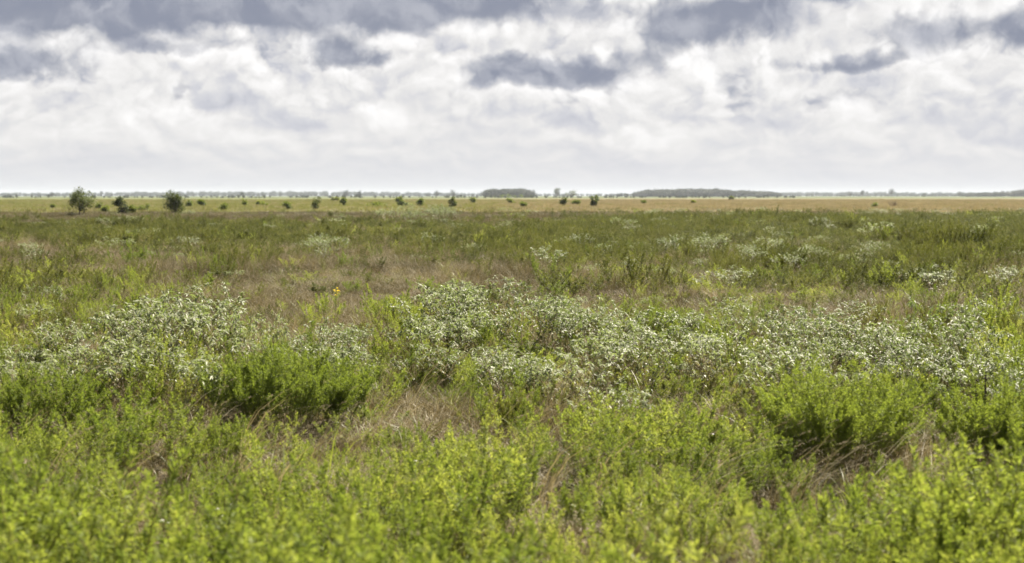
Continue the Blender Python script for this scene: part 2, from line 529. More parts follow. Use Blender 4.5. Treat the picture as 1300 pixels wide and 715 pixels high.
def scatter(name, coll, pts, rot, scl, idx, label, cat=None):
    me = bpy.data.meshes.new(name)
    n = len(pts)
    me.vertices.add(n); me.vertices.foreach_set('co', np.asarray(pts, 'f').ravel())
    for nm, ty, ar, key in (('rot', 'FLOAT_VECTOR', rot, 'vector'), ('scl', 'FLOAT_VECTOR', scl, 'vector'), ('pick', 'INT', idx, 'value')):
        a = me.attributes.new(nm, ty, 'POINT')
        a.data.foreach_set(key, np.asarray(ar, 'i' if ty == 'INT' else 'f').ravel())
    o = link(name, me)
    tag(o, label, cat, kind='stuff')
    ng = bpy.data.node_groups.new(name + '_scatter', 'GeometryNodeTree')
    ng.interface.new_socket('Geometry', in_out='INPUT', socket_type='NodeSocketGeometry')
    ng.interface.new_socket('Geometry', in_out='OUTPUT', socket_type='NodeSocketGeometry')
    N, L = ng.nodes, ng.links
    gi, go = N.new('NodeGroupInput'), N.new('NodeGroupOutput')
    ip = N.new('GeometryNodeInstanceOnPoints')
    ci = N.new('GeometryNodeCollectionInfo'); ci.inputs['Collection'].default_value = coll
    ci.inputs['Separate Children'].default_value = True; ci.inputs['Reset Children'].default_value = True

    def na(nm, ty):
        q = N.new('GeometryNodeInputNamedAttribute'); q.data_type = ty; q.inputs['Name'].default_value = nm
        return q.outputs['Attribute']
    L.new(gi.outputs[0], ip.inputs['Points']); L.new(ci.outputs[0], ip.inputs['Instance'])
    ip.inputs['Pick Instance'].default_value = True
    L.new(na('pick', 'INT'), ip.inputs['Instance Index'])
    e2r = N.new('FunctionNodeEulerToRotation'); L.new(na('rot', 'FLOAT_VECTOR'), e2r.inputs[0])
    L.new(e2r.outputs[0], ip.inputs['Rotation']); L.new(na('scl', 'FLOAT_VECTOR'), ip.inputs['Scale'])
    L.new(ip.outputs[0], go.inputs[0])
    md = o.modifiers.new('scatter', 'NODES'); md.node_group = ng
    return o


# ---- plant meshes
weeds = [weed_clump(n, r, H) for n, r, H in ((5, .13, .50), (6, .16, .46), (4, .10, .56), (7, .18, .42), (5, .14, .52), (6, .16, .48), (3, .08, .5), (4, .15, .44))]
silvers = [silver_plant(H, W, n) for H, W, n in ((.60, .5, 5), (.66, .6, 6), (.54, .55, 6), (.70, .5, 5), (.6, .65, 7))]
LB = PI * 0.15
drys = [grass_tuft(70, .12, .50, .0035, (.3, 1.1), heads=5), grass_tuft(60, .14, .58, .0035, (.2, 1.0), az=0.2, lean_spread=.8, heads=6),
        grass_tuft(80, .16, .42, .004, (.4, 1.2), heads=4), grass_tuft(60, .12, .5, .0035, (.5, 1.2), az=-.4, lean_spread=.7, heads=5)]
browns = [grass_tuft(90, .18, .42, .004, (.2, 1.0), heads=8), grass_tuft(80, .16, .46, .004, (.2, .9), heads=8), grass_tuft(90, .2, .36, .0045, (.3, 1.1), heads=6)]
greens = [grass_tuft(45, .10, .46, .006, (.2, .9)), grass_tuft(50, .12, .40, .006, (.3, 1.0))]
litter = [grass_tuft(70, .2, .22, .005, (.8, 1.6)), grass_tuft(70, .2, .18, .005, (.9, 1.7))]
bigbrown = [grass_tuft(160, .5, .42, .014, (.2, .9), seg=3), grass_tuft(160, .55, .40, .014, (.2, .9), seg=3)]
field = [grass_tuft(120, 1.0, .42, .045, (.1, .7), seg=3), grass_tuft(120, 1.1, .38, .045, (.1, .7), seg=3)]

kinds, meshes = {}, []


def reg(name, me):
    kinds.setdefault(name, []).append(len(meshes)); meshes.append(me)


for lf, st in weeds:
    reg('weed', joined('weed', [(lf, M['weed']), (st, M['weed_stem'])]))
    reg('dark', joined('shade_tone_weed', [(lf, M['weed_shade_tone']), (st, M['weed_stem'])]))
for lf, st, br, lo in silvers:
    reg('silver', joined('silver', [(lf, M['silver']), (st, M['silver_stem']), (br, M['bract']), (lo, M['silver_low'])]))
for g, h in drys: reg('dry', joined('dry', [(g, M['dry']), (h, M['fluff'])]))
for g, h in browns: reg('brown', joined('brown', [(g, M['brown']), (h, M['fluff'])]))
for (g,) in greens: reg('grass', joined('grass', [(g, M['grass'])]))
for (g,) in litter: reg('litter', joined('litter', [(g, M['dry'])]))
for (g,) in bigbrown: reg('bigbrown', joined('bigbrown', [(g, M['brown'])]))
for (g,) in field:
    reg('straw', joined('straw', [(g, M['straw'])]))
    reg('meadow', joined('meadow', [(g, M['meadow'])]))
PLANTS = proto_collection(meshes)


# ---- where each kind grows: patches given where they lie on the prairie
def value_noise(x, y, s, seed):
    r = np.random.default_rng(seed)
    g = r.random((64, 64))
    X, Y = x / s, y / s
    i, j = np.floor(X).astype(int), np.floor(Y).astype(int)
    fx, fy = X - i, Y - j
    fx, fy = fx * fx * (3 - 2 * fx), fy * fy * (3 - 2 * fy)
    G = lambda a, b: g[a % 64, b % 64]
    return (G(i, j) * (1 - fx) + G(i + 1, j) * fx) * (1 - fy) + (G(i, j + 1) * (1 - fx) + G(i + 1, j + 1) * fx) * fy


def blobs(u, v, L):
    s = np.zeros_like(u)
    for a, b, su, sv, w in L:
        s += w * np.exp(-((u - a) / su) ** 2 - ((v - b) / sv) ** 2)
    return s


BARE = [(190, 598, 60, 18, .8), (240, 575, 60, 15, .7), (705, 600, 45, 22, .9), (965, 622, 45, 20, .8), (330, 572, 110, 10, .8), (1060, 610, 110, 10, .9), (560, 480, 60, 12, .4), (770, 480, 60, 12, .4)]
BROWN = [(60, 312, 110, 14, 2.2), (180, 322, 120, 12, 1.3), (400, 330, 160, 22, 1.6), (560, 335, 130, 20, 1.6), (300, 380, 190, 28, 1.5), (430, 372, 90, 18, 1.2),
         (900, 335, 90, 14, 1.0), (1190, 375, 110, 16, 1.6), (1240, 392, 50, 10, 1.8), (1120, 372, 50, 12, 1.2), (600, 358, 120, 12, 1.0), (130, 410, 60, 20, .8), (720, 350, 60, 14, .8)]
GREENP = [(80, 365, 120, 22, 2.0), (250, 290, 140, 10, 1.5), (80, 288, 150, 10, 1.6), (740, 300, 110, 16, 1.8), (840, 292, 90, 14, 1.6), (1010, 285, 200, 14, 1.5), (1230, 300, 120, 30, 1.4), (1040, 330, 150, 25, 1.1),
          (560, 300, 60, 10, .8), (1160, 340, 60, 14, .9), (840, 400, 40, 14, 1.2), (1270, 430, 40, 20, 1.4), (520, 385, 50, 14, .8), (370, 300, 60, 12, .7), (1280, 285, 60, 18, 1)]


def compose(x, y):
    """weights of each kind at ground points x, y"""
    d = np.hypot(x, y)
    u, v = to_px(x, y, 0.4)
    n1, n2, n3 = value_noise(x + 50, y, 1.6, 1), value_noise(x, y + 30, 5.0, 2), value_noise(x, y, 14.0, 3)
    ss = lambda a, b, t: np.clip((t - a) / (b - a), 0, 1)
    front = 1 - ss(9.5, 13.5, d)
    far = ss(24, 40, d)
    W = {}
    br = blobs(u, v, BROWN); gr = blobs(u, v, GREENP); ba = blobs(u, v, BARE)
    W['weed'] = front * (.15 + 1.5 * np.clip(n1 * 2 - .8, 0, 1)) * np.exp(-2.5 * ba) + (1 - front) * (0.10 + 0.9 * np.clip(n2 + n1 * .8 - .65, 0, 1) * (1 - .75 * ss(16, 22, d)) + 0.15 * gr) * (1 - .8 * far)
    W['dark'] = (1 - front) * (0.25 + 0.75 * gr + .8 * np.clip(n2 - .5, 0, 1)) * (0.4 + 0.7 * far) * np.exp(-br * .6)  # weeds in the cloud-shade leaf colour, weighted towards the distance
    W['silver'] = 0.0 * front + (1 - front) * (0.05 * (1 - ss(16, 22, d)) + (0.02 + 0.12 * np.clip(n1 + n3 - 1.1, 0, 1)) * ss(18, 30, d)) * np.exp(-br * .9)
    W['dry'] = (1 - .35 * front) * (0.55 + 0.6 * n2 * n1 + 0.7 * ba + .5 * br) * (1 - .2 * far)
    W['brown'] = (1 - front) * (0.60 + .35 * far + .65 * br + .8 * np.clip(.62 - n2, 0, 1)) * np.exp(-gr * .9)
    W['grass'] = 0.20 + 0.30 * n1 * (1 - .6 * far) + 0.3 * gr * (1 - far)
    W['litter'] = 0.6 + .9 * ba + 0 * d
    # the brown band, then the pale fields behind it
    left = 1 - ss(700, 860, u)
    band = ss(80, 100, d) * (1 - ss(150, 165, d)) * (left + (1 - left) * ss(115, 140, d))
    band = band * (0.75 + .5 * n3)
    fld = ss(145, 165, d)
    for k in W:
        W[k] = W[k] * np.clip(1 - .93 * band, 0.03, 1) * (1 - fld)
    W['bigbrown'] = band * 1.6 * (1 - fld)
    right = ss(-0.09, 0.05, x / y)
    W['straw'] = fld * (0.15 + right + 0.4 * n3 * (1 - right)); W['meadow'] = fld * ((1 - right) * 1.1 + 0.05)
    return W


def grow(d0, d1, dens, sc_, name, label, kscale=None, zs=1.0, only=None):
    wd = 0.425
    mg = 1.3
    n0 = int(dens * 2 * (wd * d1 + mg) * (d1 - d0))
    y = rng.uniform(d0, d1, n0)
    y = y[rng.random(n0) < (wd * y + mg) / (wd * d1 + mg)]; n = len(y)
    x = (rng.random(n) * 2 - 1) * (wd * y + mg)
    W = compose(x, y)
    if only: W = {k: W[k] * 0 + v for k, v in only.items()}
    names = list(W)
    P = np.stack([np.maximum(W[k], 0) for k in names], 1); P = np.cumsum(P / P.sum(1, keepdims=True), 1)
    pick = (rng.random((n, 1)) > P).sum(1).clip(0, len(names) - 1)
    idx = np.zeros(n, int)
    S = np.ones((n, 3))
    keep = np.ones(n, bool)
    for i, k in enumerate(names):
        m = pick == i
        idx[m] = np.array(kinds[k])[rng.integers(0, len(kinds[k]), m.sum())]
        s = rng.uniform(0.75, 1.2, m.sum()) * sc_
        if kscale and k in kscale: s *= kscale[k]
        S[m] = s[:, None]
    # leave room round the single bushes
    for bx, by, rx, ry in CLEAR:
        q = ((x - bx) / rx) ** 2 + ((y - by) / ry) ** 2 < 1
        keep &= ~(q & (np.array([nm not in ('litter', 'dry') for nm in names])[pick]))
    if d0 >= 10 and not only:
        cl = np.clip((value_noise(x + 7, y + 3, 1.1 if d0 < 20 else 2.6 if d0 < 60 else 6, 33) - .62) / .2, 0, 1)
        green = np.isin(idx, kinds['weed'] + kinds['dark'] + kinds['silver'])
        S *= (1 + np.where(green, .5 if d0 >= 20 else .22, -.25) * cl)[:, None]
    S[:, 2] *= zs * rng.uniform(0.85, 1.1, n) * (0.5 + .8 * value_noise(x, y, .8 if d0 < 20 else 2.2, 9) * (.5 + value_noise(x, y, 2.6 if d0 < 20 else 7, 10)))
    hr = headroom(x, y)
    S *= np.clip(hr / (.5 * S[:, 2]), .28, 1)[:, None]
    R = np.stack([rng.normal(0, .06, n), rng.normal(0, .06, n), rng.random(n) * 2 * PI], 1)
    # wind-laid grass keeps one lean
    lean = np.isin(idx, kinds['dry'])
    R[lean, 2] = rng.normal(-.3, .9, lean.sum())
    Z = ground_z(x, y)
    k = keep
    scatter(name, PLANTS, np.stack([x, y, Z], 1)[k], R[k], S[k], idx[k], label)


# ---- growth stays low where the photo looks onto the feet of the bushes and into the gaps
OPEN = [(362, 556, 120, 0.2), (1068, 600, 105, .2), (1252, 606, 65, .2), (60, 565, 60, .25), (200, 612, 70, .1), (285, 590, 60, .12), (705, 622, 55, .03), (965, 640, 50, .05), (1060, 628, 80, .03),
        (600, 500, 90, .2), (760, 505, 80, .18), (880, 495, 60, .2), (430, 585, 90, .15), (540, 560, 90, .15)]


def headroom(x, y):
    u = CX + F_PX * x / y
    a = np.full(np.shape(x), 2.0)
    for ub, vb, su, h0 in OPEN:
        yb = at(ub, vb)[1]
        q = h0 + (CAM_H - h0) * np.clip(1 - y / yb, 0, 1)
        w_ = np.clip((np.abs(u - ub) / su - .75) / .45, 0, 1)
        a = np.minimum(a, np.where(y < yb, q + w_ * 1.0, 2.0))
    return a


# ---- single bushes
CLEAR = []
G_BUSH = 'bushy green weeds standing above the meadow'


def bush(u, ybase, wpx, H, depth, n, label, mat='weed', group=None, dens_h=None):
    x, y = at(u, ybase)
    w = wpx / F_PX * y
    y2 = y + depth * 0.42
    x2 = x * y2 / y
    lf, st = weed_bush(w, depth, H, n)
    CLEAR.append((x2, y2, w * 0.47, depth * 0.5))
    return thing('leafy_bush', [('foliage', lf.mesh('bush_foliage', [M[mat]])), ('stems', st.mesh('bush_stems', [M['weed_stem']]))],
                 x2, y2, 0, 1, label, 'bush', G_BUSH)


bush(362, 556, 240, .63, .95, 115, 'broad dense bright green bush with dark bare stems beneath, left of centre')
bush(1062, 600, 205, .72, .9, 100, 'broad bright green bush with a hollow dark base above a bare straw gap, right foreground')
bush(1262, 606, 118, .56, .8, 52, 'green bush at the right edge, behind two dark seed spikes, next to the hollow bush')
bush(60, 560, 130, .58, .8, 60, 'upright green bush beside the silver plants at the left edge of the meadow')
bush(838, 462, 60, .62, .6, 22, 'small green bush rising between the two main banks of silver plants', 'weed')
bush(1272, 486, 75, .62, .6, 26, 'mid green bush behind the silver plants at the far right', 'weed')
bush(515, 452, 45, .5, .5, 16, 'small green bush at the left end of the central silver bank', 'weed')
bush(925, 356, 55, .75, .8, 26, 'green weedy bush between the two pale grey clumps in the middle distance', 'weed_shade_tone')
bush(735, 342, 60, .8, 1.2, 30, 'dark green bush alone in the brown grass past the central silver bank', 'weed_shade_tone')
bush(1195, 352, 60, .8, 1.0, 28, 'green weedy bush on the right of the meadow beyond the straw coloured patch', 'weed_shade_tone')
bush(1250, 318, 45, .8, 1.2, 22, 'small dark green bush far back at the right of the meadow', 'weed_shade_tone')
bush(832, 312, 55, .95, 2.0, 34, 'dark rounded green bush far back in the middle of the meadow', 'weed_shade_tone')

# ---- silver plants
silver_parts = [[('foliage', joined('silver_foliage', [(lf, M['silver']), (br, M['bract']), (lo, M['silver_low'])])), ('stems', st.mesh('silver_stems', [M['silver_stem']]))] for lf, st, br, lo in silvers]
G_SIL = 'silver leaved plants in the meadow'


def silver_bank(u0, u1, d0, d1, n, s, label):
    pts = []
    for i in range(n * 30):
        d = math.sqrt(rng.uniform(d0 * d0, d1 * d1)); u = rng.uniform(u0, u1)
        # ragged, rounded outline of the bank
        e = ((u - (u0 + u1) / 2) / (u1 - u0) * 2) ** 2 + ((d - (d0 + d1) / 2) / (d1 - d0) * 2) ** 2
        if e > 1.15: continue
        x, y = at_dist(u, d)
        if all((x - a) ** 2 + (y - b) ** 2 > (0.30 * s) ** 2 for a, b in pts):
            pts.append((x, y))
        if len(pts) == n: break
    for x, y in pts:
        thing('silver_leaf_plant', silver_parts[rng.integers(len(silver_parts))], x, y, rng.random() * 6.28, s * rng.uniform(.85, 1.2), label, 'plant', G_SIL)


silver_bank(500, 830, 10.2, 16.5, 23, 1.0, 'silver leaved plant with pale drooping leaves in the large central bank')
silver_bank(555, 630, 14.8, 16.8, 6, 1.25, 'tall silver leaved plant crowning the left top of the central bank')
silver_bank(825, 1110, 10.5, 15.8, 15, 1.0, 'silver leaved plant in the bank right of the centre')
silver_bank(75, 335, 10.8, 14.4, 17, 1.15, 'silver leaved plant in the whitish bank behind the left bush')
silver_bank(1090, 1340, 10.0, 14.0, 11, .95, 'silver leaved plant in the loose stand along the right edge')
silver_bank(335, 500, 12.2, 15.0, 7, .9, 'silver leaved plant in the thin strip between the left and central banks')
silver_bank(-20, 80, 10.8, 13.0, 7, .9, 'silver leaved plant on the left edge of the meadow')
silver_bank(850, 905, 38, 42, 5, 1.1, 'pale grey leafy plant in the left one of two far clumps')
silver_bank(940, 985, 37, 41, 4, 1.1, 'pale grey leafy plant in the right one of two far clumps')
silver_bank(485, 575, 82, 96, 14, 1.8, 'pale grey green plant in the distant mound left of centre')
silver_bank(385, 435, 38, 42, 4, 1.2, 'pale grey leafy plant in the small far clump on the left')

# ---- feathery weeds in the nearest growth
weed_parts = [[('foliage', lf.mesh('weed_foliage', [M['weed']])), ('stems', st.mesh('weed_stems', [M['weed_stem']]))] for lf, st in weeds]
cnt, tries, placed = 0, 0, []
while cnt < 275 and tries < 9000:
    tries += 1
    y = math.sqrt(rng.uniform(4.3 ** 2, 9.6 ** 2)); x = rng.uniform(-1, 1) * (0.375 * y + .25)
    u, v = to_px(x, y, .3)
    if blobs(np.array([u]), np.array([v]), BARE)[0] > .45: continue
    if any(((x - bx) / rx) ** 2 + ((y - by) / (ry + .1)) ** 2 < 1 for bx, by, rx, ry in CLEAR): continue
    if any((x - a) ** 2 + (y - b) ** 2 < .19 ** 2 for a, b in placed): continue
    ms = float(value_noise(np.array([x]), np.array([y]), .9, 21)[0])
    if ms < .28: continue
    ws = rng.uniform(.85, 1.15) * (1.15 if y < 6.6 else .9) * (.55 + .9 * ms)
    hh_ = float(headroom(x, y))
    if hh_ < .16: continue
    ws = min(ws, hh_ / .5)
    placed.append((x, y))
    where = 'front left corner' if u < 330 else 'front left of the centre' if u < 640 else 'front right of the centre' if u < 960 else 'front right corner'
    row = 'in the nearest blurred growth' if y < 6.3 else 'in the second row of growth' if y < 8 else 'close before the silver plants'
    thing('feathery_weed', weed_parts[rng.integers(len(weed_parts))], x, y, rng.random() * 6.28, ws,
          'feathery weed clump, %s, %s' % (row, where), 'weed', 'feathery green weeds in the foreground')
    cnt += 1

# ---- arching foxtail grasses, each tuft with pinkish seed heads
fox = []
for k in range(4):
    g, h = grass_tuft(16, .06, .78, .006, (.6, 1.2), az=-.45, lean_spread=.4, heads=7)
    h2 = MB(); 
    fox.append([('blades', g.mesh('foxtail_blades', [M['straw']])), ('seed_heads', h.mesh('foxtail_heads', [M['fluff']]))])
for u, v in ((150, 640), (200, 668), (285, 640), (300, 612), (390, 640), (420, 660), (235, 600), (690, 640), (760, 630), (1000, 660), (905, 655), (560, 690), (20, 590), (330, 700), (705, 610), (1030, 640), (120, 600), (165, 585), (215, 580), (255, 570), (310, 580), (350, 585), (400, 590), (450, 600), (480, 560), (520, 540), (600, 620), (650, 600), (670, 560), (730, 570), (780, 590), (930, 600), (985, 630), (880, 640), (1100, 640), (1150, 630), (60, 640), (10, 560), (340, 660), (490, 660), (850, 690), (560, 500), (690, 510)):
    x, y = at(u, v)
    thing('foxtail_grass', fox[rng.integers(4)], x, y, rng.normal(0, .4), rng.uniform(.85, 1.1), 'straw coloured grass tuft arching to the right with pinkish seed heads, between green weeds', 'grass tuft', 'arching straw grasses in the foreground')

# yellow green broad blades
blade = []
for k in range(3):
    g, = grass_tuft(9, .04, .55, .011, (.2, .8))
    blade.append([('blades', g.mesh('broad_blades', [M['grass']]))])
for u, v in ((15, 690), (470, 700), (540, 705), (575, 690), (640, 700), (365, 660), (830, 700), (1020, 700), (180, 690), (1165, 560), (900, 560), (420, 620)):
    x, y = at(u, v)
    thing('broad_grass', blade[rng.integers(3)], x, y, rng.random() * 6, rng.uniform(.85, 1.1), 'tuft of a few broad yellow green blades poking out of the foreground weeds', 'grass tuft', 'broad yellow green grass blades')


# ---- flowers
def flower_parts(mat, H, nhead, pr, pn, spread):
    st, pt, lf = MB(), MB(), MB()
    st.tube([(0, 0, 0), (.01, 0, H * .5), (0.03, .01, H)], [.003, .0025, .0015], 5)
    n = 14
    t = rng.random(n) * .7
    a = rng.random(n) * 6.28
    lf.leaves(np.stack([.01 * t, 0 * t, H * t], 1), np.stack([np.cos(a), np.sin(a), np.full(n, .4)], 1), rng.uniform(.03, .06, n), rng.uniform(.006, .01, n), .2)
    for i in range(nhead):
        a = rng.random() * 6.28
        c = np.array([.03 + math.cos(a) * spread, .01 + math.sin(a) * spread, H - .01 + rng.uniform(-spread * 2.5, .02)])
        st.tube([(0.02, .005, H - spread * 2.4), (c + np.array([.02, 0, H - spread])) / 2 * np.array([1, 1, 1]), c], .001, 3)
        nn = pn
        b = np.arange(nn) / nn * 6.28
        tilt = rng.normal(0, .3, 3)
        pt.leaves(np.tile(c, (nn, 1)), np.stack([np.cos(b), np.sin(b), np.full(nn, .35)], 1) + tilt, np.full(nn, pr), np.full(nn, pr * .55), .1)
        pt.leaves(np.tile(c, (4, 1)), rng.normal(0, .5, (4, 3)) + [0, 0, 1], np.full(4, pr * .4), np.full(4, pr * .3), 0)
    return [('stem', st.mesh('flower_stem', [M['weed_stem']])), ('leaves', lf.mesh('flower_leaves', [M['weed_shade_tone']])), ('flowers', pt.mesh('flower_heads', [mat]))]


x, y = at(424, 446)
thing('yellow_wildflower', flower_parts(M['yellow'], .70, 10, .02, 6, .026), x, y, 0, 1.1, 'tall wildflower with bright yellow blooms standing over brown grass, left of the central silver bank', 'flower')
x, y = at(1258, 415)
thing('yellow_wildflower', flower_parts(M['yellow'], .5, 1, .018, 6, .01), x, y, 1, 1.0, 'tiny single yellow flower in the straw patch at the far right', 'flower')
wf = [flower_parts(M['white'], .36, 2, .012, 5, .03) for _ in range(3)]
for u, v in ((290, 700), (278, 690), (205, 715), (235, 585), (75, 705), (530, 640), (1000, 560), (905, 585)):
    x, y = at(u, v + 15)
    thing('white_wildflower', wf[rng.integers(3)], x, y, rng.random() * 6, rng.uniform(.95, 1.15), 'small white wildflower showing through the green foreground weeds', 'flower', 'small white wildflowers in the foreground')

# ---- two dark seed spikes in the right hand bush
for u, hh, lab in ((1238, .58, 'dark upright seed spike, the thicker one of a pair in the right bush'), (1249, .61, 'dark upright seed spike, the slimmer one of a pair in the right bush')):
    st, hd = MB(), MB()
    st.tube([(0, 0, 0), (.01, 0, hh * .6), (0, 0, hh)], [.003, .0025, .002], 4)
    n = 220
    t = rng.random(n)
    a = rng.random(n) * 6.28
    hd.leaves(np.stack([0 * t, 0 * t, hh - .15 + .17 * t], 1), np.stack([np.cos(a), np.sin(a), np.full(n, .6)], 1), rng.uniform(.012, .02, n) * (1 if hh < .6 else .8), np.full(n, .008), 0)
    x, y = at(u, 590)
    thing('seed_spike', [('stem', st.mesh('spike_stem', [M['weed_stem']])), ('seed_head', hd.mesh('spike_head', [M['dark_seed']]))], x, y, 0, 1, lab, 'seed spike')

# ---- small trees and shrubs on the plain
def plain_tree(name, u, ybase, wpx, hpx, label, cat, lf='tree_leaf', nleaf=2600, group=None, **k):
    x, y = at(u, ybase, .4 if ybase > 262.8 else .25 if ybase > 257 else .15)
    H, W = hpx / F_PX * y + .4, 1.12 * wpx / F_PX * y
    leaf, wood = tree(H, W, nleaf if nleaf > 400 else 520, ls=max(0.09, y * 0.0011), r0=0.022 * H, **k)
    parts = [('crown', leaf.mesh('crown', [M[lf]])), ('trunk', wood.mesh('trunk', [M['bark']]))]
    return thing(name, parts, x, y, 0, 1, label, cat, group)


GT = 'small trees on the open plain'
plain_tree('small_tree', 103, 268.5, 37, 31, 'largest small tree on the plain, spreading forked crown with sky gaps on several trunks', 'tree', 'tree_leaf', 2600, GT, low=.2, trunks=3, lumps=34, flat=.9, ragged=.2)
plain_tree('small_tree', 153, 267.5, 17, 21, 'small lopsided tree leaning left with a skirt of shrubs, between the two larger dark trees', 'tree', 'tree_leaf', 1500, GT, low=.1, trunks=2, lumps=16, lean=-.22, ragged=.32)
plain_tree('small_tree', 220, 267.5, 29, 26, 'dense dark rounded tree peaking at its middle, third from the left', 'tree', 'tree_leaf', 2600, GT, low=.08, trunks=2, lumps=26, flat=.6, ragged=.5)
# a nearly bare grey bush
x, y = at(90, 278.5)
wood, lf_ = MB(), MB()
for i in range(46):
    a = rng.random() * 6.28; e = rng.uniform(.35, 1.4); Lr = rng.uniform(.5, 1.1)
    q = np.array([math.cos(a) * math.cos(e), .5 * math.sin(a) * math.cos(e), math.sin(e)]) * Lr * .9
    wood.tube([(0, 0, -.02), q * .5 + rng.normal(0, .05, 3), q], [.022, .015, .008], 4)
    P = q * rng.uniform(.5, 1, (9, 1)) + rng.normal(0, .08, (9, 3))
    lf_.leaves(P, rng.normal(0, 1, (9, 3)), rng.uniform(.05, .09, 9), rng.uniform(.03, .05, 9))
thing('bare_bush', [('twigs', wood.mesh('twigs', [M['twig']])), ('foliage', lf_.mesh('bare_bush_leaves', [M['tree_leaf']]))], x, y, 0, 1, 'sparse dark grey bush in front of the largest small tree', 'bush')

GS = 'shrubs scattered over the far field'
for u, yb, w, h, lf, lab in (
        (285, 265, 11, 9.5, 'shrub_leaf', 'round mid green shrub, first right of the dense dark tree'),
        (309, 260, 9, 8, 'shrub_leaf', 'small shrub with a pointed top further out, second right of the dense dark tree'),
        (364, 264, 12, 11, 'shrub_leaf', 'round bright green shrub in the field, left of the forked dark one'),
        (402, 264, 15, 15.5, 'tree_leaf', 'dark green forked shrub, tallest one between the trees and the far wood'),
        (436, 260, 8, 9, 'shrub_leaf', 'small green shrub just right of the forked dark one'),
        (506, 257, 9, 5.5, 'shrub_leaf', 'low far shrub, left one of a touching pair'),
        (512, 260.5, 14, 5.5, 'shrub_leaf', 'wide low green shrub, right one of a touching pair'),
        (533, 261, 9, 7.5, 'shrub_leaf', 'small rounded shrub right of the touching pair'),
        (574, 262.5, 8.5, 11, 'tree_leaf', 'dark narrow upright shrub left of the grey far wood'),
        (600, 257.5, 10, 5.5, 'shrub_leaf', 'rounded green shrub just before the grey far wood'),
        (648, 258, 10, 5, 'shrub_leaf', 'pale green shrub below the middle of the grey wood'),
        (664, 262, 9, 5, 'shrub_leaf', 'yellowish green shrub below the right half of the grey wood'),
        (716, 261, 8.5, 9.5, 'tree_leaf', 'dark blocky shrub below the far pair of round trees'),
        (732, 259, 10, 6, 'shrub_leaf', 'faint grey green shrub between two dark ones'),
        (753, 261.5, 6.5, 9, 'tree_leaf', 'dark narrow shrub under the bright flat topped one'),
        (756, 255.5, 16, 6, 'shrub_leaf', 'bright green flat topped shrub at the end of the row'),
        (67, 263, 6, 7, 'shrub_leaf', 'tiny green shrub far left in the yellow green field'),
        (126, 264, 9, 7, 'shrub_leaf', 'pale green shrub right of the largest small tree'),
        (135, 266, 9, 5, 'shrub_leaf', 'low olive shrub left of the lopsided tree'),
        (168, 267, 12, 6, 'shrub_leaf', 'low green shrub touching the lopsided tree'),
        (183, 265, 16, 7, 'shrub_leaf', 'yellow green shrub patch between the lopsided and the dense tree'),
        (240, 262, 11, 8, 'shrub_leaf', 'pale yellow green shrub touching the dense dark tree'),
        (256, 261, 9, 7, 'shrub_leaf', 'pale yellow green shrub standing free right of the dense dark tree'),
        (333, 260, 16, 4, 'shrub_leaf', 'flat yellowish shrub between the first two round ones'),
        (425, 255, 16, 3.5, 'shrub_leaf', 'long flat bright green shrub beyond the forked dark one'),
        (480, 261.5, 30, 3.2, 'shrub_leaf', 'very long low green shrub line left of the touching pair'),
        (816, 258, 7, 2.5, 'shrub_leaf', 'faint brownish shrub in the straw field below the long wood'),
        (880, 257.5, 5, 2.5, 'shrub_leaf', 'tiny reddish shrub in the straw field below the long wood'),
        (928, 253.5, 6, 3, 'tree_leaf', 'small dark shrub at the far rim of the straw field'),
        (650, 250.8, 60, 3.2, 'shrub_leaf', 'long flat hedge of bushes at the foot of the grey wood'),
        (1112, 262.5, 9, 4.5, 'tree_leaf', 'low dark weedy shrub at the edge of the straw field, left one of two')):
    plain_tree('field_shrub', u, yb, w, h, lab, 'shrub', lf if u in (402, 574, 716, 753) else 'shrub_leaf', 330, GS, low=.1, trunks=2, lumps=9 if w < 25 else 30, ragged=.45, lean=rng.normal(0, .15))
x, y = at(1134, 263.5)
wood = MB()
for i in range(34):
    a = rng.random() * 6.28; e = rng.uniform(.6, 1.45); Lr = rng.uniform(.5, 1.25)
    q = np.array([math.cos(a) * math.cos(e), .4 * math.sin(a) * math.cos(e), math.sin(e)]) * Lr
    wood.tube([(0, 0, 0), q * .5 + rng.normal(0, .04, 3), q], [.03, .02, .012], 4)
thing('bare_bush', [('twigs', wood.mesh('twigs', [M['twig']]))], x, y, 0, 1, 'leafless spiky brown bush standing against the straw field on the right', 'bush')

# ---- far woods and single far trees
wtrees = []
for H, W, lo in ((11, 11, .12), (12, 13, .10), (10, 12, .1), (9, 11, .08)):
    lf_, wd_ = tree(H, W, 900, .9, low=lo, trunks=1, r0=.25, lumps=18, ragged=.6)
    wtrees.append((lf_, wd_))
WOODS = proto_collection([joined('woodland_tree', [(a, M['wood_leaf']), (b, M['bark'])]) for a, b in wtrees])


def woods(name, u0, u1, d, depth, n, hfun, label):
    u = rng.uniform(u0, u1, n); dd = d + rng.uniform(0, depth, n)
    x = (u - CX) / F_PX * dd; h = np.array([hfun(a) for a in u]) * rng.uniform(.72, 1.08, n)
    s = h[:, None] / 10.5 * np.stack([rng.uniform(.9, 1.2, n)] * 2 + [np.ones(n)], 1)
    scatter(name, WOODS, np.stack([x, dd, np.full(n, -.2)], 1), np.stack([0 * x, 0 * x, rng.random(n) * 6.28], 1), s, rng.integers(0, 4, n), label)


def prof(pts):
    xs, ys = zip(*pts)
    return lambda u: float(np.interp(u, xs, ys))


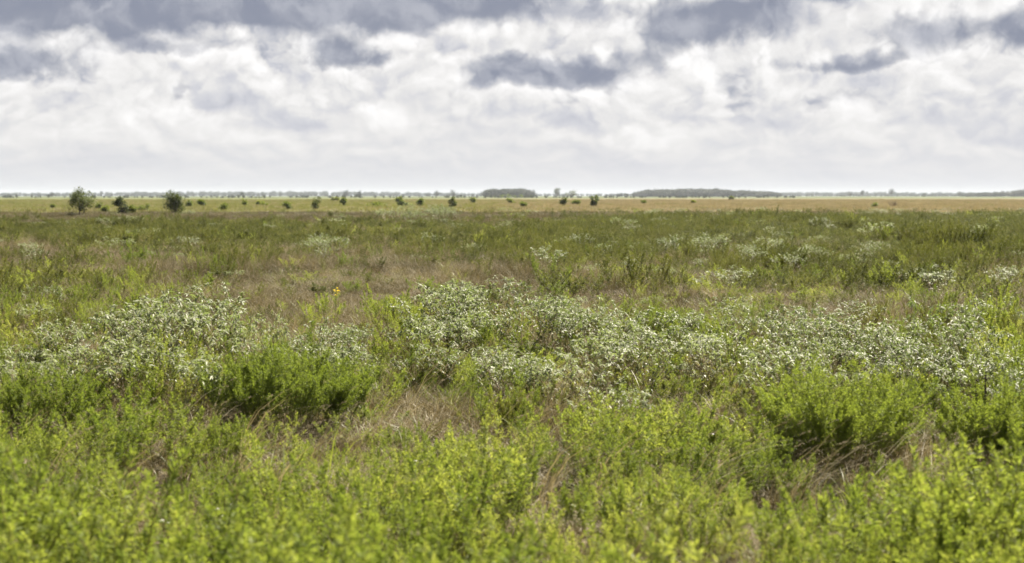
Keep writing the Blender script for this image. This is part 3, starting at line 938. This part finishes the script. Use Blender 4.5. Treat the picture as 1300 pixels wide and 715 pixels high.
woods('woods', 616, 677, 1850, 150, 170, prof([(612, 8.2), (618, 9.3), (630, 10.6), (650, 10.4), (666, 10.8), (674, 9), (680, 6.5)]), 'flat topped grey green wood on the horizon, left of the twin round trees')
woods('woods', 804, 898, 2250, 200, 260, prof([(800, 6), (812, 9.0), (822, 11), (850, 11.6), (870, 12.6), (900, 12.4)]), 'long blue grey wood on the horizon, its taller left half')
woods('woods', 898, 990, 2250, 200, 240, prof([(898, 12.4), (910, 12.6), (922, 11), (955, 9.8), (975, 8.8), (988, 7), (992, 5)]), 'long blue grey wood on the horizon, its lower right half tapering off')
woods('woods', 783, 797, 2300, 60, 18, prof([(782, 4.5), (788, 7), (798, 6)]), 'short dark copse on the horizon just left of the long wood')
woods('woods', 1215, 1310, 2300, 120, 130, prof([(1200, 5.5), (1230, 6.5), (1265, 8.2), (1290, 11), (1310, 12.5)]), 'dark wood rising towards the right end of the horizon')
hz = prof([(-80, 10), (60, 10), (130, 12), (200, 13), (300, 14), (420, 14), (520, 12), (620, 9), (780, 8), (1000, 12), (1100, 12), (1250, 11), (1380, 10)])
woods('treeline', -90, 1390, 3700, 900, 1500, hz, 'thin hazy line of far woods along the whole horizon')
woods('treeline', -90, 620, 2700, 500, 130, prof([(-90, 5), (620, 6)]), 'broken row of low grey trees before the hazy line on the left')
woods('treeline', 990, 1390, 2700, 400, 150, prof([(990, 4), (1200, 5), (1390, 7)]), 'broken row of low grey trees before the hazy line on the right')
woods('hedgerow', -90, 1010, 1080, 160, 260, lambda u: 1.7 + 1.1 * random.random(), 'low green hedgerow growth along the far rim of the fields')

GF = 'single trees along the horizon'
for u, d, w, h, lab in (
        (67, 2000, 8, 5, 'low grey round tree on the horizon left of the largest small tree'),
        (130, 2300, 7, 6, 'small pointed grey tree on the horizon right of the largest small tree'),
        (309, 1900, 7, 5.5, 'dark round tree on the horizon above the small pointed shrub'),
        (439, 1900, 12, 8, 'pale round tree on the horizon, left one of the two right of the forked shrub'),
        (456, 1900, 9, 7, 'pale round tree on the horizon, right one of the two right of the forked shrub'),
        (555, 1900, 10, 7.5, 'grey green round tree on the horizon, left of a bluish one'),
        (575, 2000, 12, 8, 'bluish round tree on the horizon, left of the flat topped wood'),
        (708, 1500, 9, 12.5, 'tall ragged green tree on the horizon, left one of the twin trees'),
        (726, 1550, 21, 8.5, 'wide dome shaped tree on the horizon, right one of the twin trees'),
        (1078, 2200, 10, 7, 'wide low tree on the horizon, left one of three right of the long wood'),
        (1094, 2200, 8, 7.5, 'bushy double headed tree on the horizon, middle one of three right of the long wood'),
        (1131, 2000, 8, 9, 'umbrella shaped tree on the horizon, right one of three right of the long wood'),
        (1172, 2300, 9, 4, 'low dark tree on the horizon right of the umbrella shaped one'),
        (1217, 2200, 7, 6, 'small round tree on the horizon where the right wood begins')):
    x, y = (u - CX) / F_PX * d, d
    H, W = (h + 1.2) / F_PX * d, w / F_PX * d
    leaf, wood = tree(H, W, 700, .8, low=.12 if u != 1131 else .4, trunks=1, r0=.25, lumps=16 if w < 20 else 26, ragged=.5)
    thing('horizon_tree', [('crown', leaf.mesh('far_crown', [M['tree_leaf' if d < 1600 else 'wood_leaf']])), ('trunk', wood.mesh('far_trunk', [M['bark']]))], x, y, 0, 1, lab, 'tree', GF)

# ---- the meadow's undergrowth
grow(3.9, 19, 26, 1.15, 'fallen_grass', 'matted dead straw and low dry grass lying on the soil', None, .8, {'litter': 1.0, 'dry': .22, 'grass': .05})
grow(3.9, 10, 28, .78, 'undergrowth', 'tangled green weeds and dry grass filling the foreground of the meadow')
grow(10, 20, 30, .9, 'meadow_growth', 'mixed weeds, straw and silver leaves between the banks of silver plants', {'silver': .9})
grow(20, 45, 17, 1.0, 'meadow_growth', 'mottled brown grass and green weeds in the middle of the meadow', {'silver': 1.0, 'brown': 1.15, 'dark': 1.15}, .85)
grow(45, 110, 7, 1.25, 'meadow_growth', 'shade-tinted green weeds with grey and brown patches in the back of the meadow', {'silver': .9, 'dark': 1.15}, .65)
grow(110, 168, 2.6, 1.5, 'meadow_growth', 'pinkish brown grass band with green tops beyond the green weeds', {'bigbrown': .8}, .6)
grow(160, 620, .25, 1.0, 'field_grass', 'pale yellow green and straw coloured grass of the far fields')

# ---- air
def haze():
    me = bpy.data.meshes.new('haze')
    s, z0, z1 = 6100, -1.5, 22
    V = [(x, y, z) for z in (z0, z1) for x, y in ((-s, -s), (s, -s), (s, s), (-s, s))]
    me.from_pydata(V, [], [(3, 2, 1, 0), (4, 5, 6, 7), (0, 1, 5, 4), (1, 2, 6, 5), (2, 3, 7, 6), (3, 0, 4, 7)])
    m, nt = new_mat('haze')
    out = nt.nodes.new('ShaderNodeOutputMaterial')
    v = nt.nodes.new('ShaderNodeVolumePrincipled')
    v.inputs['Color'].default_value = (0.72, 0.80, 0.94, 1)
    v.inputs['Density'].default_value = 0.00007
    v.inputs['Anisotropy'].default_value = 0.1
    nt.links.new(v.outputs[0], out.inputs['Volume'])
    me.materials.append(m)
    o = link('haze', me)
    tag(o, 'thin pale air that greys the far woods', kind='stuff')


haze()

# ------------------------------------------------------------------ light
EXPO = 1.88
SUN_AZ, SUN_EL = math.radians(32), math.radians(52)   # azimuth clockwise from +Y (straight ahead)
sv = Vector((math.sin(SUN_AZ) * math.cos(SUN_EL), math.cos(SUN_AZ) * math.cos(SUN_EL), math.sin(SUN_EL)))
sd = bpy.data.lights.new('sun', 'SUN')
sd.energy, sd.angle, sd.color = 5.0, math.radians(0.6), (1.0, 0.91, 0.78)
so = bpy.data.objects.new('sun', sd); COL.objects.link(so)
so.rotation_euler = sv.to_track_quat('Z', 'Y').to_euler()
so.location = (0, 0, 50)

w = bpy.data.worlds.new('World'); sc.world = w
w.use_nodes = True
nt = w.node_tree; nt.nodes.clear()
N, L = nt.nodes, nt.links


def sk(x, inp):
    if isinstance(x, (int, float)): inp.default_value = x
    else: L.new(x, inp)


def mt(op, a, b=None, c=None, clamp=False):
    n = N.new('ShaderNodeMath'); n.operation = op; n.use_clamp = clamp
    sk(a, n.inputs[0])
    if b is not None: sk(b, n.inputs[1])
    if c is not None: sk(c, n.inputs[2])
    return n.outputs[0]


def smooth(v, a, b):
    n = N.new('ShaderNodeMapRange'); n.interpolation_type = 'SMOOTHSTEP'
    sk(v, n.inputs['Value']); n.inputs['From Min'].default_value = a; n.inputs['From Max'].default_value = b
    return n.outputs['Result']


def comb(x, y, z=0.0):
    n = N.new('ShaderNodeCombineXYZ'); sk(x, n.inputs[0]); sk(y, n.inputs[1]); sk(z, n.inputs[2])
    return n.outputs[0]


def noise(vec, scale, detail=6, rough=.55, out='Fac'):
    n = N.new('ShaderNodeTexNoise'); L.new(vec, n.inputs['Vector'])
    n.inputs['Scale'].default_value = scale; n.inputs['Detail'].default_value = detail; n.inputs['Roughness'].default_value = rough
    return n.outputs[out]


def mixc(f, a, b):
    n = N.new('ShaderNodeMix'); n.data_type = 'RGBA'; sk(f, n.inputs['Factor'])
    for q, s in ((a, 'A'), (b, 'B')):
        if isinstance(q, tuple): n.inputs[s].default_value = (*q, 1)
        else: L.new(q, n.inputs[s])
    return n.outputs['Result']


tc = N.new('ShaderNodeTexCoord')
sp = N.new('ShaderNodeSeparateXYZ'); L.new(tc.outputs['Generated'], sp.inputs[0])
X, Y, Z = sp.outputs
az = mt('MULTIPLY', mt('ARCTAN2', X, Y), 57.2958)
el = mt('MULTIPLY', mt('ARCSINE', Z), 57.2958)
# clouds flatten towards the horizon
ev = mt('ADD', mt('MULTIPLY', el, .25), mt('MULTIPLY', mt('LOGARITHM', mt('ADD', mt('MAXIMUM', el, 0.0), 2.2), 2.71828), 6.3))
q0 = comb(az, ev)
wn = N.new('ShaderNodeSeparateXYZ'); L.new(noise(q0, .33, 5, .6, 'Color'), wn.inputs[0])
wa = mt('MULTIPLY_ADD', mt('SUBTRACT', wn.outputs[0], .5), 4.2, az)
we = mt('MULTIPLY_ADD', mt('SUBTRACT', wn.outputs[1], .5), 2.2, el)
DEG = 57.2958 / F_PX
BL = [(120, -2, 330, 44, 2.1), (70, 42, 160, 22, .6), (330, 24, 180, 20, .6), (1190, 45, 110, 30, .45), (1050, 130, 120, 18, .3), (600, 95, 60, 18, .35), (820, 75, 60, 18, .35), (470, -6, 210, 34, 1.9), (20, 95, 80, 20, 1.2), (435, 74, 50, 22, 1.15), (230, 72, 90, 9, .45), (228, 118, 16, 16, .55),
      (705, 95, 85, 22, 1.4), (905, 32, 95, 30, 1.35), (1070, 84, 85, 12, .7), (1295, 45, 45, 30, 1.0), (1150, 60, 60, 20, .45), (715, 135, 25, 10, .4), (930, 110, 30, 18, .35), (580, 118, 30, 14, .35), (1100, 3, 120, 8, .5), (500, 140, 40, 12, .2)]
tot = None
for u, y, su, sy, wt in BL:
    a0 = math.degrees(math.atan((u - CX) / F_PX)); e0 = (HOR - y) * DEG
    t1 = mt('POWER', mt('MULTIPLY', mt('SUBTRACT', wa, a0), 1 / (su * DEG)), 2.0)
    t2 = mt('POWER', mt('MULTIPLY', mt('SUBTRACT', we, e0), 1 / (sy * DEG)), 2.0)
    g = mt('MULTIPLY', mt('EXPONENT', mt('MULTIPLY', mt('ADD', t1, t2), -1.0)), wt)
    tot = g if tot is None else mt('ADD', tot, g)
# generic cloud bellies higher up and all round
high = mt('MULTIPLY', smooth(noise(q0, .12, 4), .45, .65), smooth(el, 7.5, 11))
tot = mt('ADD', tot, high)


def billow(x, y, sc0, octs=5, z0=0.0):
    """rounded puffs with sharp creases between them"""
    t, amp, tot_ = None, 1.0, 0.0
    for i in range(octs):
        n = noise(comb(x, y, z0 + i * 7.3), sc0 * 2.1 ** i, 0 if i < octs - 1 else 3)
        v = mt('MULTIPLY', mt('ABSOLUTE', mt('MULTIPLY_ADD', n, 2.0, -1.0)), amp)
        t = v if t is None else mt('ADD', t, v)
        tot_ += amp; amp *= .56
    return mt('MULTIPLY', t, 2.4 / tot_)


px_ = mt('MULTIPLY_ADD', mt('SUBTRACT', wn.outputs[2], .5), 3.0, az)
py_ = mt('MULTIPLY_ADD', mt('SUBTRACT', wn.outputs[0], .5), 2.2, ev)
B1 = billow(px_, py_, .17)
B2 = billow(mt('ADD', px_, .25), mt('ADD', py_, .55), .17)
fade = smooth(el, -0.2, 5.0)
emb = mt('MULTIPLY', mt('MULTIPLY', mt('SUBTRACT', B1, B2), .56), fade)
f1 = noise(q0, .35, 9, .55)
dsum = mt('ADD', tot, mt('ADD', mt('MULTIPLY', mt('SUBTRACT', B1, .45), -.55), mt('MULTIPLY', mt('SUBTRACT', f1, .5), .95)))
dark = smooth(dsum, .2, .9)
rim = mt('MULTIPLY', smooth(dsum, -.1, .3), mt('SUBTRACT', 1.0, smooth(dsum, .3, .55)))
lump = mt('MULTIPLY', mt('SUBTRACT', noise(q0, .22, 5, .5), .5), mt('MULTIPLY', fade, .5))
bright = mt('ADD', mt('ADD', mt('MULTIPLY_ADD', fade, .05, .745), emb), mt('ADD', lump, mt('MULTIPLY', mt('SUBTRACT', B1, .42), mt('MULTIPLY', fade, .16))))
bright = mt('MULTIPLY_ADD', mt('MULTIPLY', rim, fade), .10, bright)
bright = mt('MINIMUM', mt('MAXIMUM', bright, .5), 1.02)
# added dimming of the unseen upper sky, to weaken the fill light
over = mt('MULTIPLY_ADD', smooth(el, 9, 26), -.62, 1.0)
bc = N.new('ShaderNodeMix'); bc.data_type = 'RGBA'
hue = mixc(smooth(bright, .6, .85), (.93, .95, 1.04), (1.0, .99, .98))
bcs = N.new('ShaderNodeVectorMath'); bcs.operation = 'SCALE'; L.new(hue, bcs.inputs[0]); L.new(bright, bcs.inputs['Scale'])
bc = bcs
dk = mixc(smooth(mt('ADD', mt('MULTIPLY', f1, .9), mt('MULTIPLY', mt('SUBTRACT', B1, B2), .8)), .28, .72), (.255, .282, .365), (.43, .45, .52))
cloud = mixc(mt('MULTIPLY', dark, .92), bc.outputs[0], dk)
sky = N.new('ShaderNodeTexSky'); sky.sky_type = 'NISHITA'; sky.sun_disc = False
sky.sun_elevation, sky.sun_rotation = SUN_EL, SUN_AZ
sky.air_density, sky.dust_density, sky.ozone_density = 1.0, 2.0, 1.0
STR = 0.1
gap = mt('MULTIPLY', smooth(noise(q0, .3, 6), .56, .68), smooth(el, 8.0, 12.0))
cs = N.new('ShaderNodeVectorMath'); cs.operation = 'SCALE'; L.new(cloud, cs.inputs[0]); L.new(mt('MULTIPLY', over, 1 / STR / 2 ** EXPO), cs.inputs['Scale'])
fin = mixc(mt('MULTIPLY', gap, .8), cs.outputs[0], sky.outputs[0])
bg = N.new('ShaderNodeBackground'); L.new(fin, bg.inputs['Color']); bg.inputs['Strength'].default_value = STR
wo = N.new('ShaderNodeOutputWorld'); L.new(bg.outputs[0], wo.inputs['Surface'])
w.cycles.sampling_method = 'MANUAL'; w.cycles.sample_map_resolution = 512

# ------------------------------------------------------------------ render settings
sc.view_settings.view_transform = 'Standard'
sc.view_settings.look = 'None'
sc.view_settings.gamma = 1
sc.view_settings.exposure = EXPO
cy = sc.cycles
cy.max_bounces, cy.diffuse_bounces, cy.glossy_bounces, cy.transmission_bounces, cy.volume_bounces, cy.transparent_max_bounces = 6, 4, 1, 3, 1, 4
cy.sample_clamp_indirect = 4
cy.use_denoising = True
cy.use_adaptive_sampling = True
cy.adaptive_threshold = 0.01
cy.caustics_reflective = cy.caustics_refractive = False
